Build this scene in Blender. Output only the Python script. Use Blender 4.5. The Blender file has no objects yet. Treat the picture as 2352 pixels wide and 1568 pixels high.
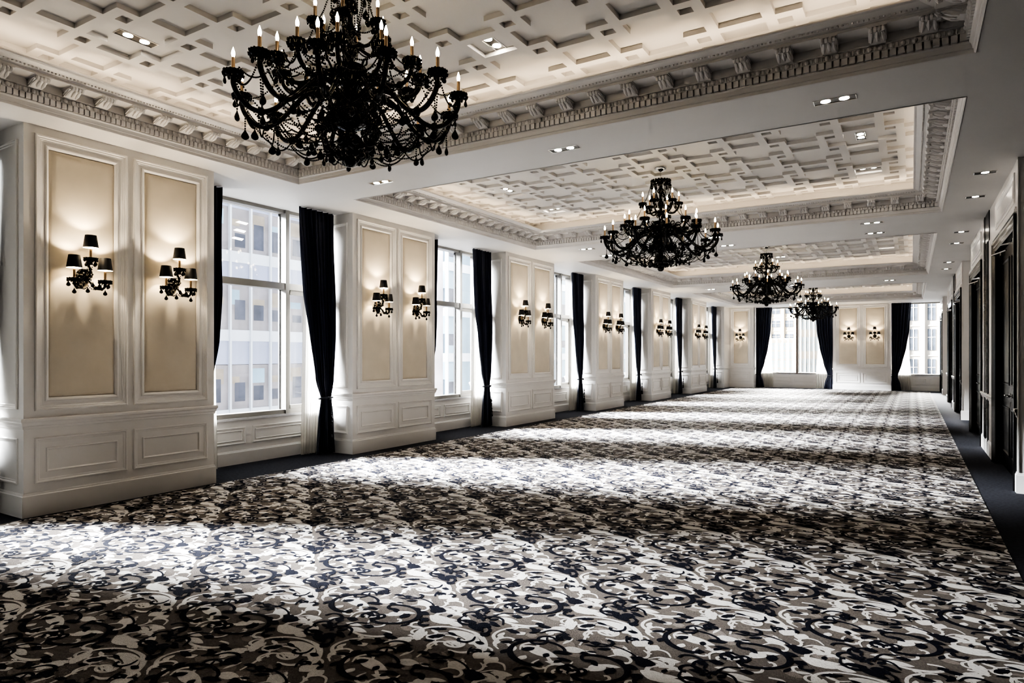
import bpy, bmesh, math, random
import numpy as np
from math import sin, cos, pi, radians, sqrt
from mathutils import Vector, Matrix

random.seed(7)
scene = bpy.context.scene
C = scene.collection
H = 3.87            # soffit height
ZC = 4.42           # underside of the coffered fields

# ------------------------------------------------------------------ materials
def mat(name, col, rough=0.5, metal=0.0, vary=0.0, scale=8.0, bump=0.0, bscale=60.0, spec=0.5, sheen=0.0, coat=0.0, emit=None, estr=0.0):
    m = bpy.data.materials.new(name); m.use_nodes = True
    nt = m.node_tree; b = nt.nodes['Principled BSDF']
    b.inputs['Base Color'].default_value = (*col, 1)
    b.inputs['Roughness'].default_value = rough
    b.inputs['Metallic'].default_value = metal
    b.inputs['Specular IOR Level'].default_value = spec
    if sheen: b.inputs['Sheen Weight'].default_value = sheen
    if coat: b.inputs['Coat Weight'].default_value = coat
    if emit:
        b.inputs['Emission Color'].default_value = (*emit, 1)
        b.inputs['Emission Strength'].default_value = estr
    tc = None
    if vary or bump:
        tc = nt.nodes.new('ShaderNodeTexCoord')
    if vary:
        n = nt.nodes.new('ShaderNodeTexNoise'); n.inputs['Scale'].default_value = scale
        n.inputs['Detail'].default_value = 3
        nt.links.new(tc.outputs['Object'], n.inputs['Vector'])
        r = nt.nodes.new('ShaderNodeValToRGB')
        r.color_ramp.elements[0].position = 0.3; r.color_ramp.elements[1].position = 0.7
        r.color_ramp.elements[0].color = (*[c * (1 - vary) for c in col], 1)
        r.color_ramp.elements[1].color = (*[min(1, c * (1 + vary)) for c in col], 1)
        nt.links.new(n.outputs['Fac'], r.inputs['Fac'])
        nt.links.new(r.outputs['Color'], b.inputs['Base Color'])
    if bump:
        n2 = nt.nodes.new('ShaderNodeTexNoise'); n2.inputs['Scale'].default_value = bscale
        n2.inputs['Detail'].default_value = 2
        nt.links.new(tc.outputs['Object'], n2.inputs['Vector'])
        bp = nt.nodes.new('ShaderNodeBump'); bp.inputs['Strength'].default_value = bump
        bp.inputs['Distance'].default_value = 0.01
        nt.links.new(n2.outputs['Fac'], bp.inputs['Height'])
        nt.links.new(bp.outputs['Normal'], b.inputs['Normal'])
    return m

def glow(name, col, strength):
    m = bpy.data.materials.new(name); m.use_nodes = True
    nt = m.node_tree; nt.nodes.clear()
    e = nt.nodes.new('ShaderNodeEmission'); o = nt.nodes.new('ShaderNodeOutputMaterial')
    e.inputs['Color'].default_value = (*col, 1); e.inputs['Strength'].default_value = strength
    nt.links.new(e.outputs[0], o.inputs['Surface'])
    return m

def thin_glass(name, tint, gloss):
    m = bpy.data.materials.new(name); m.use_nodes = True
    nt = m.node_tree; nt.nodes.clear()
    t = nt.nodes.new('ShaderNodeBsdfTransparent'); g = nt.nodes.new('ShaderNodeBsdfGlossy')
    t.inputs['Color'].default_value = (*tint, 1); g.inputs['Roughness'].default_value = 0.03
    mx = nt.nodes.new('ShaderNodeMixShader'); mx.inputs[0].default_value = gloss
    o = nt.nodes.new('ShaderNodeOutputMaterial')
    nt.links.new(t.outputs[0], mx.inputs[1]); nt.links.new(g.outputs[0], mx.inputs[2])
    nt.links.new(mx.outputs[0], o.inputs['Surface'])
    return m

def cloth_sheer(name, col, alpha):
    m = bpy.data.materials.new(name); m.use_nodes = True
    nt = m.node_tree; nt.nodes.clear()
    d = nt.nodes.new('ShaderNodeBsdfDiffuse'); d.inputs['Color'].default_value = (*col, 1)
    tl = nt.nodes.new('ShaderNodeBsdfTranslucent'); tl.inputs['Color'].default_value = (*col, 1)
    tr = nt.nodes.new('ShaderNodeBsdfTransparent')
    wv = nt.nodes.new('ShaderNodeTexNoise'); wv.inputs['Scale'].default_value = 220
    a = nt.nodes.new('ShaderNodeMixShader'); a.inputs[0].default_value = 0.5
    b = nt.nodes.new('ShaderNodeMixShader')
    mp = nt.nodes.new('ShaderNodeMapRange')
    mp.inputs['To Min'].default_value = alpha - 0.1; mp.inputs['To Max'].default_value = min(1, alpha + 0.1)
    nt.links.new(wv.outputs['Fac'], mp.inputs['Value']); nt.links.new(mp.outputs[0], b.inputs[0])
    o = nt.nodes.new('ShaderNodeOutputMaterial')
    nt.links.new(d.outputs[0], a.inputs[1]); nt.links.new(tl.outputs[0], a.inputs[2])
    nt.links.new(tr.outputs[0], b.inputs[1]); nt.links.new(a.outputs[0], b.inputs[2])
    nt.links.new(b.outputs[0], o.inputs['Surface'])
    return m

M = {}
M['paint'] = mat('white_satin_paint', (.78, .76, .735), .32, vary=.02, scale=2, bump=.02, bscale=25)
M['ceil'] = mat('ceiling_plaster', (.68, .665, .65), .55, vary=.02, scale=1.5, bump=.02, bscale=18)
M['coffer'] = mat('coffer_plaster', (.66, .645, .63), .6, vary=.02, scale=1.5)
M['cornice'] = mat('cornice_plaster', (.70, .68, .665), .38, vary=.03, scale=6, bump=.03, bscale=40)
M['fabric'] = mat('cream_wall_fabric', (.66, .585, .47), .6, vary=.05, scale=3, bump=.08, bscale=300, sheen=.2)
M['velvet'] = mat('navy_velvet', (.009, .013, .034), .38, vary=.15, scale=14, sheen=.1, spec=.55)
M['cord'] = mat('navy_cord', (.008, .010, .02), .5, bump=.3, bscale=120)
M['sheer'] = cloth_sheer('ivory_sheer', (.80, .765, .70), .75)
M['frame'] = mat('window_frame_taupe', (.21, .20, .185), .35, vary=.03, scale=5)
M['bronze'] = mat('bronze_mullion', (.09, .055, .04), .4, vary=.05)
M['gasket'] = mat('black_gasket', (.012, .012, .014), .5, vary=.05)
M['sill'] = mat('pale_stone_sill', (.55, .55, .56), .25, vary=.08, scale=20)
M['glass'] = thin_glass('window_glass', (.95, .97, .98), .05)
M['border'] = mat('navy_border_carpet', (.040, .042, .052), .95, vary=.25, scale=30, bump=.5, bscale=240, spec=.15)
M['c_ground'] = mat('carpet_taupe', (.155, .135, .12), .95, vary=.18, scale=70, bump=.6, bscale=170, spec=.12)
M['c_white'] = mat('carpet_ivory', (.70, .67, .63), .95, vary=.10, scale=70, bump=.6, bscale=170, spec=.12)
M['c_navy'] = mat('carpet_navy', (.010, .011, .020), .95, vary=.2, scale=70, bump=.6, bscale=170, spec=.12)
M['c_mid'] = mat('carpet_greige', (.26, .23, .205), .95, vary=.15, scale=70, bump=.6, bscale=170, spec=.12)
M['jet'] = mat('black_glass', (.0015, .0015, .002), .10, vary=.1, spec=.28)
M['brass'] = mat('brass_sleeve', (.40, .29, .19), .3, metal=1, vary=.05)
M['chrome'] = mat('polished_chrome', (.75, .74, .72), .12, metal=1, vary=.03)
M['shade'] = mat('black_shade_cloth', (.006, .006, .008), .6, bump=.1, bscale=200, vary=.2)
M['lining'] = mat('glowing_cream_lining', (.85, .78, .62), .6, vary=.03, emit=(1, .82, .55), estr=2.2)  # own emission stands in for bulb light falling on the lining
M['bulb'] = glow('lit_candle_bulb', (1, .80, .52), 45)
M['lamp'] = glow('lit_downlight', (1, .90, .76), 60)
M['led'] = glow('warm_cove_light', (1, .82, .60), 14)
M['door'] = mat('black_lacquer', (.003, .003, .004), .24, vary=.1, spec=.22)
M['leaf'] = mat('dull_black_door', (.0022, .0022, .003), .3, vary=.1, spec=.06)
M['void'] = mat('dark_reflector', (.05, .045, .04), .3, metal=.6, vary=.1)
M['dusk'] = mat('dark_unseen_wall', (.06, .056, .052), .6, vary=.08)  # dark tone given to unseen walls to cut bounced light on the near floor
M['sun_block'] = mat('sun_block_slab', (.25, .25, .25), .8, vary=.05)

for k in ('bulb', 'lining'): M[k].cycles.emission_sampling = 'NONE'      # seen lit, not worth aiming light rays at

# ------------------------------------------------------------------ mesh builder
class MB:
    def __init__(s): s.v = []; s.f = []; s.m = []
    def add(s, vs, fs, mi=0):
        o = len(s.v); s.v += vs; s.f += [tuple(i + o for i in f) for f in fs]; s.m += [mi] * len(fs)
    def box(s, x0, x1, y0, y1, z0, z1, mi=0):
        s.add([(x0, y0, z0), (x1, y0, z0), (x1, y1, z0), (x0, y1, z0), (x0, y0, z1), (x1, y0, z1), (x1, y1, z1), (x0, y1, z1)],
              [(0, 3, 2, 1), (4, 5, 6, 7), (0, 1, 5, 4), (1, 2, 6, 5), (2, 3, 7, 6), (3, 0, 4, 7)], mi)
    def quad(s, a, b, c, d, mi=0): s.add([a, b, c, d], [(0, 1, 2, 3)], mi)
    def tube(s, path, rad, n=8, mi=0, cap=True):
        P = [Vector(p) for p in path]; k = len(P)
        if not hasattr(rad, '__len__'): rad = [rad] * k
        T = [(P[min(i + 1, k - 1)] - P[max(i - 1, 0)]).normalized() for i in range(k)]
        up = Vector((0, 0, 1)) if abs(T[0].z) < .9 else Vector((1, 0, 0))
        U = (up - T[0] * up.dot(T[0])).normalized(); vs = []
        for i in range(k):
            U = (U - T[i] * U.dot(T[i])).normalized(); V = T[i].cross(U)
            for j in range(n):
                a = 2 * pi * j / n
                vs.append(tuple(P[i] + (U * cos(a) + V * sin(a)) * rad[i]))
        fs = [(i * n + j, i * n + (j + 1) % n, (i + 1) * n + (j + 1) % n, (i + 1) * n + j) for i in range(k - 1) for j in range(n)]
        if cap: fs += [tuple(range(n - 1, -1, -1)), tuple((k - 1) * n + j for j in range(n))]
        s.add(vs, fs, mi)
    def lathe(s, prof, n=16, c=(0, 0, 0), mi=0, wob=0, wn=8, ry=1.0, mis=None):
        vs = []; k = len(prof)
        for r, z in prof:
            for j in range(n):
                a = 2 * pi * j / n; rr = r * (1 + wob * cos(wn * a))
                vs.append((c[0] + rr * cos(a), c[1] + rr * sin(a) * ry, c[2] + z))
        o = len(s.v); s.v += vs
        for i in range(k - 1):
            for j in range(n):
                s.f.append((o + i * n + j, o + i * n + (j + 1) % n, o + (i + 1) * n + (j + 1) % n, o + (i + 1) * n + j))
                s.m.append(mis[i] if mis else mi)
    def ball(s, c, r, n=6, k=4, mi=0, sz=1.0):
        s.lathe([(max(.0001, r * sin(pi * i / k)), -r * sz * cos(pi * i / k)) for i in range(k + 1)], n, c, mi)
    def frame(s, u0, u1, v0, v1, prof, P, mi=0, fill=False):
        """mitred picture frame: prof = [(inset, height)]; P(u, v, h) -> xyz"""
        vs = []
        for i, h in prof:
            vs += [P(u0 + i, v0 + i, h), P(u1 - i, v0 + i, h), P(u1 - i, v1 - i, h), P(u0 + i, v1 - i, h)]
        fs = []
        for k in range(len(prof) - 1):
            for j in range(4):
                fs.append((k * 4 + j, k * 4 + (j + 1) % 4, k * 4 + 4 + (j + 1) % 4, k * 4 + 4 + j))
        if fill: k = len(prof) - 1; fs.append((k * 4, k * 4 + 1, k * 4 + 2, k * 4 + 3))
        s.add(vs, fs, mi)
    def wrap(s, x0, x1, y0, y1, prof, sides='sen', mi=0):
        """moulding run round three or four faces of a box: prof = [(out, z)]"""
        for k in range(len(prof) - 1):
            (o0, z0), (o1, z1) = prof[k], prof[k + 1]
            def ring(o, z): return [(x0 - o, y0 - o, z), (x1 + o, y0 - o, z), (x1 + o, y1 + o, z), (x0 - o, y1 + o, z)]
            A, B = ring(o0, z0), ring(o1, z1)
            for nm, (i, j) in dict(s=(0, 1), e=(1, 2), n=(2, 3), w=(3, 0)).items():
                if nm in sides: s.quad(A[i], A[j], B[j], B[i], mi)
    def build(s, name, mats, parent=None, smooth=False, fix=True):
        me = bpy.data.meshes.new(name)
        me.from_pydata(s.v, [], s.f)
        for m in (mats if isinstance(mats, (list, tuple)) else [mats]): me.materials.append(m)
        me.polygons.foreach_set('material_index', s.m)
        if fix:
            bm = bmesh.new(); bm.from_mesh(me)
            bmesh.ops.recalc_face_normals(bm, faces=bm.faces); bm.to_mesh(me); bm.free()
        if smooth is True:
            me.polygons.foreach_set('use_smooth', [True] * len(me.polygons))
        elif smooth:
            me.polygons.foreach_set('use_smooth', [True] * len(me.polygons))
            me.set_sharp_from_angle(angle=radians(smooth))
        me.update()
        o = bpy.data.objects.new(name, me); C.objects.link(o)
        if parent: o.parent = parent
        return o

def tag(o, label=None, cat=None, group=None, kind=None):
    if label: o['label'] = label
    if cat: o['category'] = cat
    if group: o['group'] = group
    if kind: o['kind'] = kind
    return o
def empty(name, loc=(0, 0, 0), rz=0):
    o = bpy.data.objects.new(name, None); C.objects.link(o)
    o.empty_display_size = .1; o.location = loc; o.rotation_euler = (0, 0, rz); return o
def place(src, parent, loc=(0, 0, 0), rz=0):
    o = src.copy(); C.objects.link(o); o.parent = parent; o.location = loc; o.rotation_euler = (0, 0, rz); return o
def copy_tree(o, parent=None):
    c = o.copy(); C.objects.link(c)
    if parent: c.parent = parent
    for ch in list(o.children): copy_tree(ch, c)
    return c
def spline(pts, n=6):
    P = [Vector(p) for p in pts]; out = []
    for i in range(len(P) - 1):
        a, b, c, d = P[max(i - 1, 0)], P[i], P[i + 1], P[min(i + 2, len(P) - 1)]
        for k in range(n):
            t = k / n
            out.append(0.5 * ((2 * b) + (c - a) * t + (2 * a - 5 * b + 4 * c - d) * t * t + (3 * b - a - 3 * c + d) * t ** 3))
    out.append(P[-1]); return out

ORD = ['first', 'second', 'third', 'fourth', 'fifth', 'sixth', 'seventh', 'eighth']
# ------------------------------------------------------------------ layout
PIERS = [(-1.75, 1.12, -7.50), (3.0, 5.05, -7.41), (7.66, 9.78, -7.65), (12.33, 14.63, -7.66), (17.13, 19.22, -7.65),  # unseen first pier is widened to shade the near floor
         (21.80, 23.90, -7.65), (26.55, 28.90, -7.65), (32.05, 33.86, -7.65)]
XW = -8.40           # window wall plane on the left
YE, YW = 33.40, 33.86  # end wall: pier faces, window wall
XR = 1.05            # right wall plane
TRAYS = [(.62, 6.02), (7.02, 12.45), (14.58, 21.97), (24.42, 31.70)]
TX0, TX1 = -6.99, .413
GX, GY = .68, .58
TC = [3.32, 9.735, 18.275, 28.06]
SKY, SUN_L, SUN_E, SCONCE_W, EXPO = 1.45, 90.0, 65.0, 8.0, 0.42
VT, LOOK = 'AgX', 'AgX - Very High Contrast'
# ------------------------------------------------------------------ floor and carpet
b = MB(); b.box(-8.75, 2.3, -2.3, 34.1, -.12, 0)
tag(b.build('floor', M['border']), 'plain charcoal navy carpet border along the walls', kind='structure')

TILE_ORIGIN = (-4.218, 3.078)
TILE = [
    (2,0,[(-0.109,0.053),(-0.063,0.058),(-0.074,0.104),(-0.137,0.137),(-0.225,0.142),(-0.294,0.107),(-0.337,0.032),(-0.327,-0.046),(-0.273,-0.112),(-0.195,-0.144),(-0.132,-0.137),(-0.106,-0.096)],[0.022,0.012,0.012,0.012,0.014,0.014,0.016,0.02,0.024,0.022,0.018,0.026]),
    (2,0,[(0.103,0.053),(0.06,0.049),(0.04,0.095),(0.095,0.128),(0.183,0.134),(0.262,0.103),(0.312,0.042),(0.313,-0.031),(0.267,-0.097),(0.194,-0.142),(0.128,-0.153),(0.089,-0.129),(0.125,-0.101)],[0.024,0.012,0.012,0.014,0.016,0.02,0.022,0.018,0.014,0.016,0.018,0.018,0.026]),
    (2,1,[(-0.268,-0.02),(-0.223,0.041)],[0.03]),
    (2,1,[(0.229,-0.033),(0.232,0.048)],[0.035]),
    (2,1,[(-0.42,-0.004),(-0.359,0.047)],[0.022]),
    (2,1,[(-0.364,0.051),(-0.334,0.103)],[0.018]),
    (2,1,[(-0.345,-0.113),(-0.337,-0.049)],[0.026]),
    (2,1,[(0.267,0.106),(0.346,0.099)],[0.032]),
    (2,1,[(0.357,-0.005),(0.374,0.055)],[0.042]),
    (2,1,[(0.309,-0.129),(0.333,-0.062)],[0.016]),
    (2,1,[(-0.066,-0.008),(0.019,0.002)],[0.022]),
    (2,1,[(0.291,0.183),(0.406,0.191)],[0.055]),
    (2,1,[(0.367,0.136),(0.311,0.227)],[0.05]),
    (2,1,[(-0.144,0.226),(-0.109,0.258)],[0.04]),
    (2,1,[(-0.064,0.24),(-0.002,0.27)],[0.022]),
    (2,1,[(0.01,0.261),(0.071,0.274)],[0.022]),
    (2,1,[(0.075,0.198),(0.139,0.247)],[0.02]),
    (2,1,[(-0.009,0.215),(0.064,0.229)],[0.012]),
    (2,1,[(-0.042,-0.203),(0.029,-0.184)],[0.035]),
    (2,1,[(0.115,-0.23),(0.183,-0.211)],[0.03]),
    (2,1,[(-0.108,-0.345),(-0.008,-0.341)],[0.025]),
    (2,1,[(-0.044,-0.377),(-0.004,-0.33)],[0.02]),
    (2,1,[(0.036,-0.356),(0.071,-0.307)],[0.02]),
    (2,1,[(-0.114,-0.447),(-0.013,-0.418)],[0.03]),
    (2,1,[(-0.026,-0.488),(0.069,-0.47)],[0.045]),
    (2,1,[(-0.049,-0.449),(0.094,-0.507)],[0.04]),
    (2,1,[(0.005,-0.429),(0.098,-0.432)],[0.045]),
    (2,1,[(0.129,-0.566),(0.121,-0.503)],[0.035]),
    (2,1,[(0.325,-0.275),(0.407,-0.259)],[0.028]),
    (2,1,[(-0.369,-0.397),(-0.362,-0.338)],[0.05]),
    (2,0,[(-0.189,-0.238),(-0.179,-0.202),(-0.134,-0.184),(-0.083,-0.204),(-0.048,-0.251),(-0.045,-0.299)],[0.012,0.01,0.012,0.014,0.012,0.006]),
    (2,0,[(0.017,-0.34),(0.024,-0.28),(0.056,-0.217),(0.125,-0.189)],[0.009,0.009,0.009,0.009]),
    (2,0,[(0.331,-0.388),(0.349,-0.356),(0.326,-0.327),(0.297,-0.324)],[0.008,0.02,0.02,0.008]),
    (2,0,[(0.071,0.274),(0.139,0.281),(0.231,0.26),(0.295,0.218)],[0.008,0.008,0.008,0.008]),
    (1,0,[(-0.154,-0.787),(-0.193,-0.757),(-0.222,-0.704),(-0.221,-0.641),(-0.16,-0.578),(-0.072,-0.545),(0.035,-0.542),(0.117,-0.569),(0.191,-0.633),(0.229,-0.703),(0.228,-0.765)],[0.02,0.03,0.024,0.014,0.012,0.012,0.016,0.026,0.022,0.02,0.016]),
    (1,0,[(-0.074,-0.614),(-0.017,-0.594),(0.06,-0.603),(0.117,-0.637),(0.135,-0.679)],[0.03,0.045,0.055,0.05,0.03]),
    (1,0,[(-0.024,-0.788),(-0.065,-0.758),(-0.089,-0.706),(-0.069,-0.662),(-0.011,-0.646),(0.058,-0.666),(0.095,-0.708),(0.082,-0.747),(0.035,-0.759),(-0.004,-0.745),(-0.003,-0.715),(0.041,-0.7)],[0.01,0.014,0.014,0.012,0.014,0.018,0.018,0.016,0.014,0.012,0.014,0.024]),
    (1,0,[(0.06,-0.799),(0.134,-0.791),(0.18,-0.749),(0.193,-0.686),(0.181,-0.639)],[0.008,0.016,0.022,0.02,0.012]),
    (1,1,[(0.23,-0.77),(0.244,-0.701)],[0.055]),
    (1,1,[(-0.172,-0.774),(-0.186,-0.672)],[0.03]),
    (1,1,[(0.03,-0.733),(0.067,-0.691)],[0.035]),
    (1,1,[(0.417,-0.341),(0.461,-0.2)],[0.06]),
    (1,1,[(0.4,-0.264),(0.493,-0.244)],[0.05]),
    (1,1,[(-0.314,-0.479),(-0.129,-0.516)],[0.06]),
    (1,1,[(-0.171,-0.496),(-0.051,-0.512)],[0.04]),
    (1,1,[(0.223,-0.558),(0.22,-0.493)],[0.022]),
    (1,1,[(0.203,-0.521),(0.204,-0.453)],[0.022]),
    (1,1,[(0.278,-0.441),(0.307,-0.39)],[0.032]),
    (1,1,[(0.411,-0.444),(0.485,-0.345)],[0.034]),
    (1,1,[(0.068,-0.286),(0.2,-0.289)],[0.035]),
    (1,1,[(-0.3,0.027),(-0.064,0.006)],[0.06]),
    (1,1,[(0.144,-0.045),(0.178,0.058)],[0.055]),
    (1,1,[(0.033,-0.134),(0.088,-0.064)],[0.032]),
    (1,1,[(-0.225,-0.124),(-0.219,-0.063)],[0.03]),
    (1,1,[(0.183,0.188),(0.232,0.277)],[0.075]),
    (1,1,[(0.361,0.087),(0.504,0.064)],[0.065]),
    (1,1,[(0.238,0.341),(0.266,0.441)],[0.065]),
    (1,1,[(-0.357,-0.249),(-0.335,-0.159)],[0.05]),
    (1,1,[(-0.137,-0.267),(-0.072,-0.216)],[0.035]),
    (1,1,[(-0.09,0.108),(0.029,0.147)],[0.05]),
    (1,1,[(-0.1,-0.07),(0.012,-0.049)],[0.03]),
    (1,1,[(-0.277,-0.317),(-0.167,-0.285)],[0.04]),
    (1,1,[(-0.003,-0.253),(0.108,-0.234)],[0.03]),
    (1,1,[(0.164,0.043),(0.261,0.072)],[0.025]),
    (1,0,[(-0.28,-0.479),(-0.288,-0.426),(-0.244,-0.373),(-0.157,-0.373),(-0.079,-0.412),(-0.084,-0.462)],[0.02,0.02,0.024,0.026,0.022,0.01]),
    (1,0,[(0.247,-0.582),(0.179,-0.531),(0.166,-0.463),(0.195,-0.394),(0.252,-0.343),(0.306,-0.326)],[0.022,0.016,0.014,0.013,0.012,0.008]),
    (1,0,[(0.075,-0.305),(0.168,-0.33),(0.271,-0.31),(0.329,-0.259),(0.315,-0.219),(0.254,-0.223)],[0.012,0.016,0.02,0.016,0.014,0.012]),
    (1,0,[(0.644,-0.381),(0.636,-0.302),(0.625,-0.247),(0.625,-0.179)],[0.008,0.012,0.012,0.008]),
    (1,0,[(0.751,-0.094),(0.766,-0.046),(0.755,0.027)],[0.02,0.03,0.012]),
    (3,1,[(0.525,-0.423),(0.642,-0.429)],[0.075]),
    (3,1,[(-0.168,-0.41),(-0.174,-0.371)],[0.06]),
    (3,1,[(0.323,-0.418),(0.387,-0.392)],[0.04]),
    (3,1,[(-0.033,0.183),(0.079,0.151)],[0.05]),
    (3,1,[(0.446,0.124),(0.457,0.191)],[0.05]),
]


LEAF_W = {1: .74, 2: .80, 3: .9}; LINE_W = {1: .68, 2: .80, 3: .9}
def stroke_geometry(kind, pts, w, mi_):
    """outline of one tufted scroll (kind 0) or leaf (kind 1) in the carpet repeat"""
    if kind == 1:
        (xa, ya), (xb, yb) = pts; hw = w[0]; n = 7
        L = math.hypot(xb - xa, yb - ya) or .01; tx, ty = (xb - xa) / L, (yb - ya) / L
        top, bot = [], []; hw *= LEAF_W[mi_]
        for i in range(n + 1):
            t = i / n; q = hw * (sin(pi * t ** .8) ** .8 if 0 < t < 1 else 0.08)
            q2 = hw * (sin(pi * t ** 1.25) ** .7 if 0 < t < 1 else 0.08)
            px, py = xa + (xb - xa) * t, ya + (yb - ya) * t
            top.append((px - ty * q, py + tx * q)); bot.append((px + ty * q2, py - tx * q2))
    else:
        P = spline([(x, y, 0) for x, y in pts], 4); n = len(P) - 1
        top, bot = [], []
        for i, p in enumerate(P):
            t = i / 4; j = min(int(t), len(w) - 2); q = (w[j] + (w[j + 1] - w[j]) * min(1, t - j)) * LINE_W[mi_]
            a = P[max(0, i - 1)]; c = P[min(n, i + 1)]; d = (c - a).normalized()
            top.append((p.x - d.y * q, p.y + d.x * q)); bot.append((p.x + d.y * q, p.y - d.x * q))
    vs, fs = [], []
    for i in range(len(top) - 1):
        k = len(vs); vs += [top[i], top[i + 1], bot[i + 1], bot[i]]; fs.append((k, k + 1, k + 2, k + 3))
    return vs
CX0, CX1, CY0, CY1 = -7.32, .67, -1.6, 33.05
rnd = random.Random(11)
for _ in range(92):                                   # small tendrils and buds between the large scrolls
    u, v = rnd.random(), rnd.random(); x = .672 * (u + v) - .67; y = .575 * (u - v); a = rnd.random() * 6.28; L = .04 + .075 * rnd.random()
    if rnd.random() < .5:
        d = 1 if rnd.random() < .5 else -1
        TILE.append((rnd.choice((1, 1, 2)), 0, [(x + L * (1 - .16 * i) * cos(a + d * i * .75), y + L * (1 - .16 * i) * sin(a + d * i * .75)) for i in range(6)], [.006, .011, .013, .013, .012, .018]))
    else:
        TILE.append((rnd.choice((1, 2, 2, 3)), 1, [(x, y), (x + L * cos(a), y + L * sin(a))], [.012 + .02 * rnd.random()]))
TILE.sort(key=lambda t: {3: 0, 1: 1, 2: 2}[t[0]])
tv, tm = [], []
for idx, (mi, kind, pts, w) in enumerate(TILE):
    vs = stroke_geometry(kind, pts, w, mi)
    z = {3: .0036, 1: .0042, 2: .0048}[mi] + idx * 2e-6
    tv += [(x, y, z) for x, y in vs]; tm += [mi] * (len(vs) // 4)
tv = np.array(tv); tm = np.array(tm)
cent = []
for i in range(-40, 60):
    for j in range(-60, 60):
        x = TILE_ORIGIN[0] + .672 * (i + j); y = TILE_ORIGIN[1] + .575 * (i - j)
        if CX0 - .6 < x < CX1 + .6 and CY0 - .6 < y < CY1 + .6: cent.append((x, y, 0))
AV = (tv[None, :, :] + np.array(cent)[:, None, :]).reshape(-1, 3)
AM = np.tile(tm, len(cent))
AV[:, 0] = np.clip(AV[:, 0], CX0, CX1); AV[:, 1] = np.clip(AV[:, 1], CY0, CY1)
Q = AV.reshape(-1, 4, 3)
area = np.abs((Q[:, 2, 0] - Q[:, 0, 0]) * (Q[:, 3, 1] - Q[:, 1, 1]) - (Q[:, 3, 0] - Q[:, 1, 0]) * (Q[:, 2, 1] - Q[:, 0, 1]))
keep = area > 1e-6
Q = Q[keep]; AM = AM[keep]
base = np.array([[(CX0, CY0, .003), (CX1, CY0, .003), (CX1, CY1, .003), (CX0, CY1, .003)]])
Q = np.concatenate([base, Q]); AM = np.concatenate([[0], AM]).astype(np.int32)
me = bpy.data.meshes.new('carpet'); nq = len(Q)
me.vertices.add(nq * 4); me.vertices.foreach_set('co', Q.reshape(-1).astype(np.float32))
me.loops.add(nq * 4); me.loops.foreach_set('vertex_index', np.arange(nq * 4, dtype=np.int32))
me.polygons.add(nq); me.polygons.foreach_set('loop_start', np.arange(0, nq * 4, 4, dtype=np.int32))
me.polygons.foreach_set('loop_total', np.full(nq, 4, dtype=np.int32))
for k in ('c_ground', 'c_white', 'c_navy', 'c_mid'): me.materials.append(M[k])
me.polygons.foreach_set('material_index', AM)
me.update(calc_edges=True); me.validate()
carpet = bpy.data.objects.new('carpet', me); C.objects.link(carpet)
tag(carpet, 'long scroll-patterned carpet in ivory, taupe and navy filling the ballroom floor', 'carpet')

# ------------------------------------------------------------------ ceiling
b = MB()
xs = [-8.8, TX0, TX1, 2.3]; ys = [-2.3] + [v for t in TRAYS for v in t] + [34.3]
for i in range(3):
    for j in range(len(ys) - 1):
        if i == 1 and j % 2 == 1: continue
        b.quad((xs[i], ys[j], H), (xs[i + 1], ys[j], H), (xs[i + 1], ys[j + 1], H), (xs[i], ys[j + 1], H))
b.box(-8.8, 2.3, -2.3, 34.3, 4.66, 4.8, 1)  # unseen slab and sides added to stop sun leaking in from above
for x in (-8.8, 2.28): b.box(x, x + .02, -2.3, 34.3, H, 4.66, 1)
for y in (-2.3, 34.28): b.box(-8.8, 2.3, y, y + .02, H, 4.66, 1)
ceiling = tag(b.build('ceiling', [M['ceil'], M['sun_block']], fix=False), 'flat white plaster soffit around the four ceiling recesses', kind='structure')

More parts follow.
